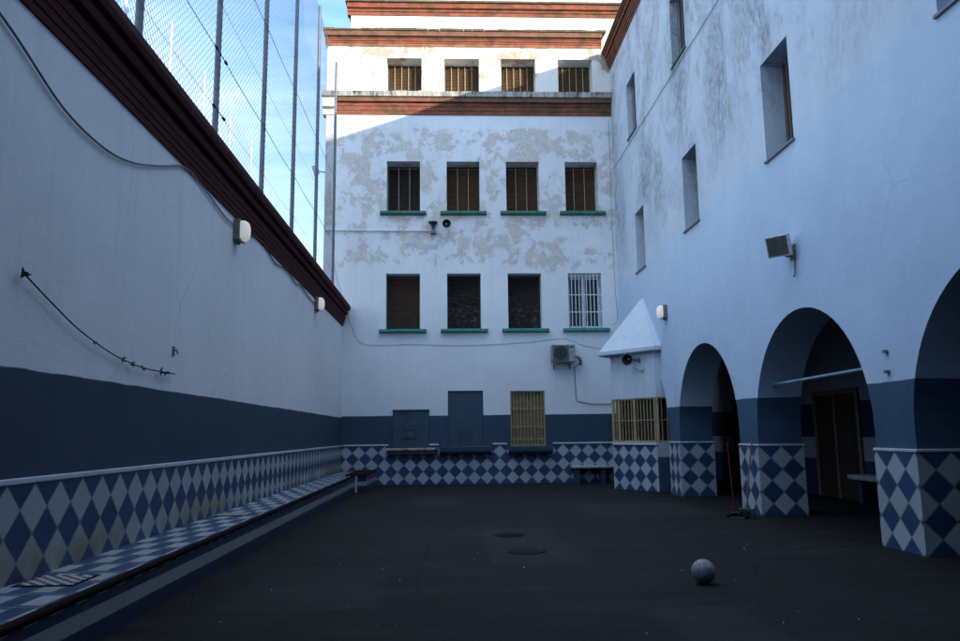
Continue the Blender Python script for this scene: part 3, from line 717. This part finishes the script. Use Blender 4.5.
# ------------------------------------------------------------------ fences
def fence(name, label, X, z0, z1, posts, net_mat, post_mat, y0, y1, cables, r_post, wire_r, cell=.085):
    f = thing(name, label, 'fence', (X, (y0 + y1) / 2, z0))
    for y, zt in posts:
        MB().tube([(X, y, z0), (X, y, zt * .6 + z0 * .4), (X, y, zt)], [r_post, r_post * .96, r_post * .85], 10).build('post', post_mat, f)
    m = MB(); xn = X - r_post - .01; hh = z1 - z0; st = cell * math.sqrt(2)
    def strand(p, q):
        d = (q - p).normalized(); a = Vector((1, 0, 0)); b = d.cross(a)
        V = []
        for c in (p, q):
            for k in range(3):
                t = 2 * math.pi * k / 3; V.append(c + (a * math.cos(t) + b * math.sin(t)) * wire_r)
        m.idx(V, [(0, 1, 4, 3), (1, 2, 5, 4), (2, 0, 3, 5)])
    k = y0 - hh
    while k < y1:
        a, b = max(k, y0), min(k + hh, y1)
        strand(Vector((xn, a, z0 + a - k)), Vector((xn, b, z0 + b - k)))
        strand(Vector((xn, a, z1 - (a - k))), Vector((xn, b, z1 - (b - k))))
        k += st
    m.build('netting', net_mat, f)
    for z in cables:
        m = MB(); ps = [p for p, _ in posts]
        for a, b in zip(ps[:-1], ps[1:]): m.tube(sag((X + r_post, a, z), (X + r_post, b, z), .03, 6), .006 if z in (7.57, 9.68) else .0028, 5)
        o = m.build('tension_wire', M_cable, f)
        if z < 8:
            y = posts[4][0]
            MB().lathe([(.012, -.3), (.024, -.28), (.024, -.2), (.008, -.18), (.008, .2), (.024, .22), (.024, .3), (.012, .32)], (X + r_post, y, z), (0, 1, 0), 8).build('insulator', M_cable, o)
    return f
PX = -3.68
fence('netting_fence', 'tall steel post and netting fence on top of the left wall', PX, 5.86, 13.9, [(-.5, 14), (2.6, 14), (5.6, 14), (8.56, 14), (11.53, 14), (14.5, 14), (17.4, 14), (20.5, 13.85), (23.7, 13.75)], M_wire, M_greyp, -.5, 23.7, (6.6, 7.57, 8.4, 9.68), .05, .0029)
fence('distant_fence', 'second netting fence with pale posts farther off beyond the left wall', -8.4, -.2, 14.0, [(21.85 + 3.14 * k, 14.06) for k in range(-3, 4)], M_wireb, M_white, 12.43, 31.27, (), .055, .0036, .10)

# ------------------------------------------------------------------ lamps
def lens_mat(name, e):
    t = NT(name); t.fin((.62, .62, .58), .12); t.b.inputs['Emission Color'].default_value = (1, .97, .9, 1); t.b.inputs['Emission Strength'].default_value = e; return t.m
M_lens = lens_mat('glow_lamp_glass', .10)  # weak glow added to the glass in place of reflected sky
M_lampb = plain('old_lamp_casing', (.20, .19, .17), .6, .3, 12, dirt=(.09, .06, .04))
def bulkhead(side, y, z, w, h, label):
    X = XL if side > 0 else XR; s = side
    t = thing('wall_lamp', label, 'lamp', (X, y, z), 'bulkhead lamps on the courtyard walls')
    m = MB().box(min(X, X + s * .11), max(X, X + s * .11), y - w / 2, y + w / 2, z - h / 2, z + h / 2); m.build('casing', M_lampb, t, bevel=.02)
    pr = []; n = 12
    m = MB(); V = []; rings = ((.46, .11), (.46, .17), (.38, .22), (.2, .245)); 
    for f, d in rings:
        for k in range(16):
            a = 2 * math.pi * k / 16; ca, sa = math.cos(a), math.sin(a)
            cx = math.copysign(abs(ca) ** .5, ca); sx = math.copysign(abs(sa) ** .5, sa)
            V.append((X + s * d, y + cx * f * w, z + sx * f * h))
    F = [(i * 16 + k, i * 16 + (k + 1) % 16, (i + 1) * 16 + (k + 1) % 16, (i + 1) * 16 + k) for i in range(3) for k in range(16)] + [list(range(48, 64))]
    m.idx(V, F, True); m.build('glass', M_lens, t, recalc=True)
    m = MB().box(min(X + s * .11, X + s * .125), max(X + s * .11, X + s * .125), y - w / 2 - .012, y + w / 2 + .012, z - h / 2 - .012, z - h / 2 + .03)
    m.tube([(X + s * .06, y, z - h / 2), (X + s * .06, y, z - h / 2 - .05)], .03, 8); m.build('gland', M_lampb, t)
    return t
bulkhead(1, 12.5, 4.92, .26, .37, 'pale wall lamp under the maroon cornice, the nearer one with the cable drooping beside it')
bulkhead(1, 20.15, 5.0, .26, .37, 'pale wall lamp under the far end of the maroon cornice, the smaller one in view')
bulkhead(-1, 19.9, 4.70, .28, .36, 'pale wall lamp on the right wall beside the pyramid roof of the guard booth')
def floodlight(loc, facing, w, h, d, mat, glass, label):
    loc = Vector(loc); f = Vector(facing).normalized(); r = Vector((f.y, -f.x, 0)).normalized(); u = r.cross(f).normalized()
    if u.z < 0: u = -u
    t = thing('floodlight', label, 'lamp', loc)
    V = []
    for dd, sc in ((0, .55), (.55, 1.0), (1.0, 1.0)):
        c = loc + f * (dd * d - d * .4)
        for a, b in ((-1, -1), (1, -1), (1, 1), (-1, 1)): V.append(c + r * (a * w / 2 * sc) + u * (b * h / 2 * sc))
    m = MB(); m.idx(V, [(3, 2, 1, 0)] + [(i * 4 + k, i * 4 + (k + 1) % 4, i * 4 + 4 + (k + 1) % 4, i * 4 + 4 + k) for i in (0, 1) for k in range(4)] + [(8, 9, 10, 11)])
    m.build('housing', mat, t, bevel=.01, recalc=True)
    m = MB().obox(loc + f * (d * .605), r, f, u, w * .44, .004, h * .44); m.build('glass', glass, t)
    return t, f, r, u
tf, f, r, u = floodlight((XR - .20, 12.32, 4.62), (-.72, -.62, -.28), .40, .36, .22, M_white, plain('dusty_glass', (.10, .10, .085), .25, .2, 9), 'square grey floodlight on the right wall above the middle arch')
m = MB().box(XR - .02, XR, 12.2, 12.42, 4.38, 4.62).tube([(XR - .01, 12.3, 4.42), (XR - .12, 12.3, 4.42), (XR - .2, 12.3, 4.5)], .018, 8).tube([(XR - .012, 12.25, 4.4), (XR - .03, 12.24, 4.1), (XR - .06, 12.22, 4.06)], .014, 6)
m.build('bracket', M_lampb, tf)
tf, f, r, u = floodlight((-4.56, 25.4, 10.62), (-1, -.12, -.35), .34, .30, .2, M_white, M_glass, 'small pale floodlight at the left edge of the far building, beyond the fence')
MB().tube([(-4.53, 25.45, 10.62), (-4.27, 25.6, 10.62)], .02, 6).build('bracket', M_lampb, tf)

# ------------------------------------------------------------------ loudspeakers
def horn(loc, facing, label, wallpt, r0=.17, L=.34, bm=None):
    loc = Vector(loc); f = Vector(facing).normalized(); t = thing('horn_speaker', label, 'loudspeaker', loc)
    MB().lathe([(.03, 0), (.045, L * .35), (.08, L * .62), (r0 * .85, L * .9), (r0, L), (r0 * .9, L - .002)], loc - f * L * .5, f, 24).build('bell', bm or M_cable2, t)
    MB().lathe([(r0 * .9, L - .003), (r0 * .74, L * .87), (.07, L * .6), (.001, L * .5)], loc - f * L * .5, f, 24).build('mouth', M_dark, t)
    MB().lathe([(.0, -.16), (.06, -.15), (.065, -.02), (.03, .01)], loc - f * L * .5, f, 16).build('driver', M_white, t)
    MB().lathe([(.03, 0), (.03, .03), (.0, .05)], loc + f * .02, f, 12).build('plug', M_white, t)
    w = Vector(wallpt); m = MB().tube([loc - f * L * .45 + Zv * .02, (loc - f * L * .45).lerp(w, .6), w], .016, 8); m.obox(w, Vector((1, 0, 0)), Vector((0, 1, 0)), Zv, .05, .05, .06)
    m.build('bracket', M_cable2, t); return t
h1 = horn((5.12, 21.18, 3.55), (-.55, -.8, -.12), 'grey horn loudspeaker under the eaves of the guard booth', (5.42, 21.2, 3.52))
m = MB().tube(sag((5.2, 21.35, 3.42), (5.45, 21.1, 3.28), .05, 6), .012, 6).obox((5.45, 21.1, 3.27), Vector((.52, -.85, 0)), Vector((.85, .52, 0)), Zv, .07, .03, .05); m.build('junction_box', M_white, h1)
horn((-.06, YB - .22, 8.66), (.05, -1, -.1), 'round horn loudspeaker on the far wall, its dark mouth facing the yard', (-.06, YB, 8.66), .165, .3, M_white)
t = thing('horn_speaker', 'downturned siren on the far wall at the end of the thin white pipe', 'loudspeaker', (-.52, YB - .12, 8.55))
MB().lathe([(.05, 0), (.055, .12), (.09, .2), (.17, .25), (.165, .28), (.0, .24)], (-.52, YB - .13, 8.48), (0, 0, 1), 20).build('bell', M_cable, t)
m = MB().box(-.62, -.42, YB - .2, YB, 8.36, 8.44).box(-.57, -.47, YB - .18, YB - .06, 8.44, 8.5); m.build('bracket', M_cable2, t)
tag(MB().tube([(-4.25, YB - .05, 8.50), (-2.4, YB - .045, 8.475), (-.6, YB - .05, 8.47)], .022, 8).build('wall_pipe', M_white), 'thin white pipe running level across the far wall to the siren', 'pipe')

# ------------------------------------------------------------------ air conditioner
ac = thing('air_conditioner', 'white outdoor air conditioning unit bracketed to the far wall', 'air conditioner', (3.82, YB - .2, 3.8))
x0, x1, z0, z1 = 3.44, 4.24, 3.86, 4.44; yf = YB - .42
MB().box(x0, x1, yf, YB - .08, z0, z1).build('casing', plain('ac_casing', (.27, .28, .28), .5, .12, 5), ac, bevel=.02)
cx, cz = x0 + .31, (z0 + z1) / 2
MB().box(x0 + .035, x0 + .585, yf - .006, yf + .01, z0 + .03, z1 - .03).build('grille_panel', plain('grille_plastic', (.09, .095, .10), .6), ac)
yf -= .0062
m = MB().lathe([(.255, .0), (.255, .012), (.235, .014), (.235, -.0)], (cx, yf, cz), (0, -1, 0), 28)
o = MB().lathe([(.24, .002), (.0001, .003)], (cx, yf, cz), (0, -1, 0), 28).build('fan_opening', M_dark, ac)
for i in range(11):
    xx = cx - .22 + .044 * i; h = math.sqrt(max(.24 ** 2 - (xx - cx) ** 2, 0)); m.tube([(xx, yf - .012, cz - h), (xx, yf - .012, cz + h)], .0045, 5)
for rr in (.08, .16): m.tube([(cx + rr * math.cos(a * math.pi / 12), yf - .016, cz + rr * math.sin(a * math.pi / 12)) for a in range(25)], .005, 5, False)
m.build('fan_guard', M_cable2, ac)
MB().box(x1 - .19, x1 - .03, yf - .004, yf, z1 - .15, z1 - .05).build('sticker', plain('green_sticker', (.03, .20, .12), .5), ac)
MB().box(x1 - .19, x1 - .03, yf - .004, yf, z1 - .185, z1 - .151).build('sticker', M_white, ac)
for xx in (x0 + .12, x1 - .14):
    MB().box(xx - .02, xx + .02, yf + .02, YB, z0 - .06, z0 - .002).box(xx - .02, xx + .02, YB - .03, YB, z0 - .22, z0 - .06).build('bracket', M_lampb, ac)
m = MB()
for k in range(4):
    b = random.uniform(-.03, .03)
    m.tube([(x1 - .02, yf + .12, z0 + .10 + .05 * k), (x1 + .1, yf + .14 + b, z0 + .2 - .03 * k), (x1 + .26, YB - .16 + b, z0 + .13 - .08 * k), (x1 + .17, YB - .08, z0 - .05), (x1 + .02, YB - .05, z0 - .16)], .016, 7)
m.tube([(x1 + .02, YB - .03, z0 - .16), (x1 + .05, YB - .03, 2.72), (x1 + .07, YB - .03, 2.56), (x1 + .55, YB - .03, 2.46), (x1 + 1.2, YB - .03, 2.45), (5.5, YB - .03, 2.45)], .013, 8)
m.build('pipework', M_lampb, ac)

# ------------------------------------------------------------------ wires
def wall_path(pts, dx=.025): return [(XL + dx, y, z) for y, z in pts]
def smooth(pts, n=6):
    P = [Vector(p) for p in pts]; P = [2 * P[0] - P[1]] + P + [2 * P[-1] - P[-2]]; out = []
    for i in range(1, len(P) - 2):
        for k in range(n):
            t = k / n; a, b, c, d = P[i - 1:i + 3]
            out.append(.5 * ((2 * b) + (c - a) * t + (2 * a - 5 * b + 4 * c - d) * t * t + (3 * b - a - 3 * c + d) * t ** 3))
    return out + [P[-2]]
tag(MB().tube(smooth(wall_path([(3.6, 5.12), (4.6, 5.05), (5.77, 4.84), (6.76, 4.53), (7.6, 4.47), (8.3, 4.57), (9.1, 4.82), (9.91, 5.1), (10.6, 5.10), (11.73, 4.98), (12.35, 4.97)])), .012, 7).build('drooping_cable', M_cable2), 'thick cable drooping in a long loop from the left cornice down the white wall', 'cable')
tag(MB().tube(smooth(wall_path([(12.65, 4.95), (13.4, 5.10), (14.3, 5.16), (15.3, 5.02), (16.4, 5.11), (17.4, 5.02), (18.06, 5.08), (18.9, 5.0), (20.0, 4.97)])), .013, 7).build('lamp_cable', M_cable), 'thin wavy cable running between the two lamps on the left wall', 'cable')
wr = thing('old_wire', 'sagging bare wire with dark tufts caught on it, low on the white left wall', 'wire', (XL, 8, 2.6))
wp = smooth(wall_path([(6.31, 2.87), (6.85, 2.68), (7.32, 2.53), (7.98, 2.39), (8.48, 2.33), (8.98, 2.30), (9.92, 2.31)], .04))
MB().tube(wp, .008, 6).build('strand', M_cable, wr)
for fr, sz in ((0, .06), (.43, .035), (.62, .045), (.72, .05), (.82, .04), (.93, .06), (.96, .05)):
    c = wp[int(fr * (len(wp) - 1))]; m = MB()
    for k in range(7):
        d = Vector((random.uniform(0, .6), random.uniform(-1, 1), random.uniform(-1, .7))).normalized() * sz * random.uniform(.6, 1.4)
        m.tube([c, c + d * .6, c + d], [sz * .22, sz * .16, .003], 5)
    m.build('tuft', M_cable, wr)
pb = [(-4.0, 9.9), (-3.95, 7.6), (-3.6, 6.1), (-3.3, 5.2), (-3.0, 4.62), (-2.4, 4.50), (-1.2, 4.52), (.5, 4.47), (2.6, 4.56), (3.9, 4.68), (4.6, 4.45), (5.3, 4.34), (5.75, 4.5)]
tag(MB().tube(smooth([(x, YB - .015, z) for x, z in pb]), .005, 5).build('wall_wire', M_cable2), 'hair thin wire strung along the far wall below the lower green sills', 'wire')
tag(MB().tube(smooth([(XR - .1, YB - .02, 12.6), (XR - .12, YB - .02, 9), (XR - .1, YB - .02, 6.6), (XR - .06, YB - .02, 5.4), (5.6, YB - .03, 5.15)]), .006, 5).build('corner_wire', M_cable2), 'thin wire hanging down the inner corner between far building and right wing', 'wire')

# ------------------------------------------------------------------ two slab benches
b1 = thing('slab_bench', 'pale concrete slab bench against the tiled far wall next to the guard booth', 'bench', (4.6, 25.2, -.14))
MB().box(4.02, 5.75, 25.02, YB - .024, .35, .43).build('seat', M_stone, b1, bevel=.012)
for x in (4.12, 4.98, 5.62): MB().box(x, x + .16, 25.10, YB - .03, -.3, .349).build('leg', M_blue2, b1)
b2 = thing('slab_bench', 'pale slab bench inside the dark gallery, right of the brown double door', 'bench', (9, 15.6, -.1))
MB().box(8.82, GX - .002, 13.9, 16.75, .42, .52).build('seat', M_stone, b2, bevel=.012)
for y in (14.1, 15.3, 16.4): MB().box(8.95, GX - .01, y, y + .16, -.3, .419).build('leg', M_blue2, b2)

# ------------------------------------------------------------------ ball, broom, dustpan
def ball_mat():
    t = NT('scuffed_ball'); o = t.obj()
    v = t.new('ShaderNodeTexVoronoi'); v.feature = 'DISTANCE_TO_EDGE'; v.inputs['Scale'].default_value = 11; t.put(v.inputs['Vector'], o)
    n = t.noise(o, 14, 7, .7); col = t.mix(t.ramp(n, .35, .7), (.15, .17, .185), (.26, .285, .305))
    seam = t.ramp(v.outputs['Distance'], .015, .05, 1, 0); col = t.mix(t.math('MULTIPLY', seam, .4), col, (.05, .055, .065))
    return t.fin(col, .6, t.bump(t.math('SUBTRACT', n, seam), .5, .004))
BR = .122; by = 7.95; bx = 2.60
prof = [(max(BR * math.sin(math.pi * i / 20), .0005), -BR * math.cos(math.pi * i / 20)) for i in range(21)]
o = MB().lathe(prof, (bx, by, gz(by) + BR), (0, 0, 1), 32).build('ball', ball_mat(), loc=(bx, by, gz(by) + BR))
tag(o, 'scuffed pale ball lying on the dark yard floor', 'ball')
M_redp = plain('red_handle', (.12, .012, .014), .45, .15, 5); M_grn = plain('green_plastic', (.012, .06, .032), .45, .2, 5)
g = gz(14)
br = thing('broom', 'red handled green broom leaning against the tiled arcade pier', 'broom', (5.45, 14.0, g))
MB().tube([(5.42, 13.92, g + .17), (5.60, 14.20, g + .80), (5.80, 14.42, g + 1.42)], .014, 8).build('handle', M_redp, br)
m = MB().obox((5.41, 13.90, g + .15), Vector((.8, -.6, 0)), Vector((.6, .8, 0)), Zv, .14, .035, .03); m.build('head', M_grn, br, bevel=.008)
m = MB()
for i in range(70):
    a = random.uniform(-.13, .13); b = random.uniform(-.028, .028); p = Vector((5.41, 13.90, g + .125)) + Vector((.8, -.6, 0)) * a + Vector((.6, .8, 0)) * b
    m.tube([p, p + Vector((.8, -.6, 0)) * a * .25 + Vector((.6, .8, 0)) * b * .5 - Zv * .122], .004, 4)
m.build('bristles', M_grn, br)
dp = thing('dustpan', 'green dustpan with tall upright red handle standing beside the broom', 'dustpan', (5.22, 13.95, g))
MB().tube([(5.27, 14.16, g + .12), (5.26, 14.2, g + .7), (5.25, 14.26, g + 1.38)], .013, 8).build('handle', M_redp, dp)
ax = Vector((.75, -.66, 0)); ay = Vector((.66, .75, 0)); c = Vector((5.28, 13.98, g))
m = MB(); m.obox(c + Zv * .012, ax, ay, Zv, .17, .15, .006)
for s in (-1, 1): m.obox(c + ax * (.165 * s) + Zv * .035, ax, ay, Zv, .005, .15, .026)
m.obox(c + ay * .148 + Zv * .05, ax, ay, Zv, .17, .006, .045); m.obox(c + ay * .08 + Zv * .092, ax, ay, Zv, .17, .07, .004)
m.build('pan', M_grn, dp, recalc=True)

# ------------------------------------------------------------------ manholes, litter
def manhole(x, y, r, label, lid):
    t = thing('manhole_cover', label, 'manhole cover', (x, y, gz(y)))
    MB().lathe([(r * 1.18, .003), (r * 1.18, .007), (r, .009), (r, .004)], (x, y, gz(y)), (0, 0, 1), 28).build('rim', M_nosing, t)
    m = MB().lathe([(r * .98, .004), (r * .97, .010), (.001, .010)], (x, y, gz(y)), (0, 0, 1), 28)
    for i in range(-3, 4): m.box(x - math.sqrt(max(r * r * .8 - (i * r * .25) ** 2, .001)), x + math.sqrt(max(r * r * .8 - (i * r * .25) ** 2, .001)), y + i * r * .25 - .012, y + i * r * .25 + .012, gz(y) + .010, gz(y) + .015)
    m.build('lid', plain('cast_iron', lid, .7, .3, 9, spec=.1), t); return t
manhole(1.03, 10.35, .21, 'round iron manhole cover in the yard, the nearer of two', (.026, .027, .028))
manhole(.93, 12.1, .20, 'round iron manhole cover in the yard, the farther and fainter of two', (.013, .0135, .014))
m = MB()
for i in range(90):
    x = random.uniform(-2.5, 5.6); y = random.choice((random.uniform(4.5, 12), random.uniform(4.5, 24))); s = random.uniform(.003, .009) * (1 + (random.random() < .08) * 1.2)
    a = random.uniform(0, 6.28); z = gz(y) + .004
    pts = [(x + s * math.cos(a + k) * random.uniform(.6, 1.2), y + s * math.sin(a + k) * random.uniform(.6, 1.2), z + random.uniform(0, s * .7)) for k in (0, 1.6, 3.1, 4.7)]
    m.idx(pts + [(x, y, z + s * .8)], [(0, 1, 4), (1, 2, 4), (2, 3, 4), (3, 0, 4)])
tag(m.build('litter', M_litter), kind='stuff', label='tiny pale scraps scattered over the yard floor', cat='litter')
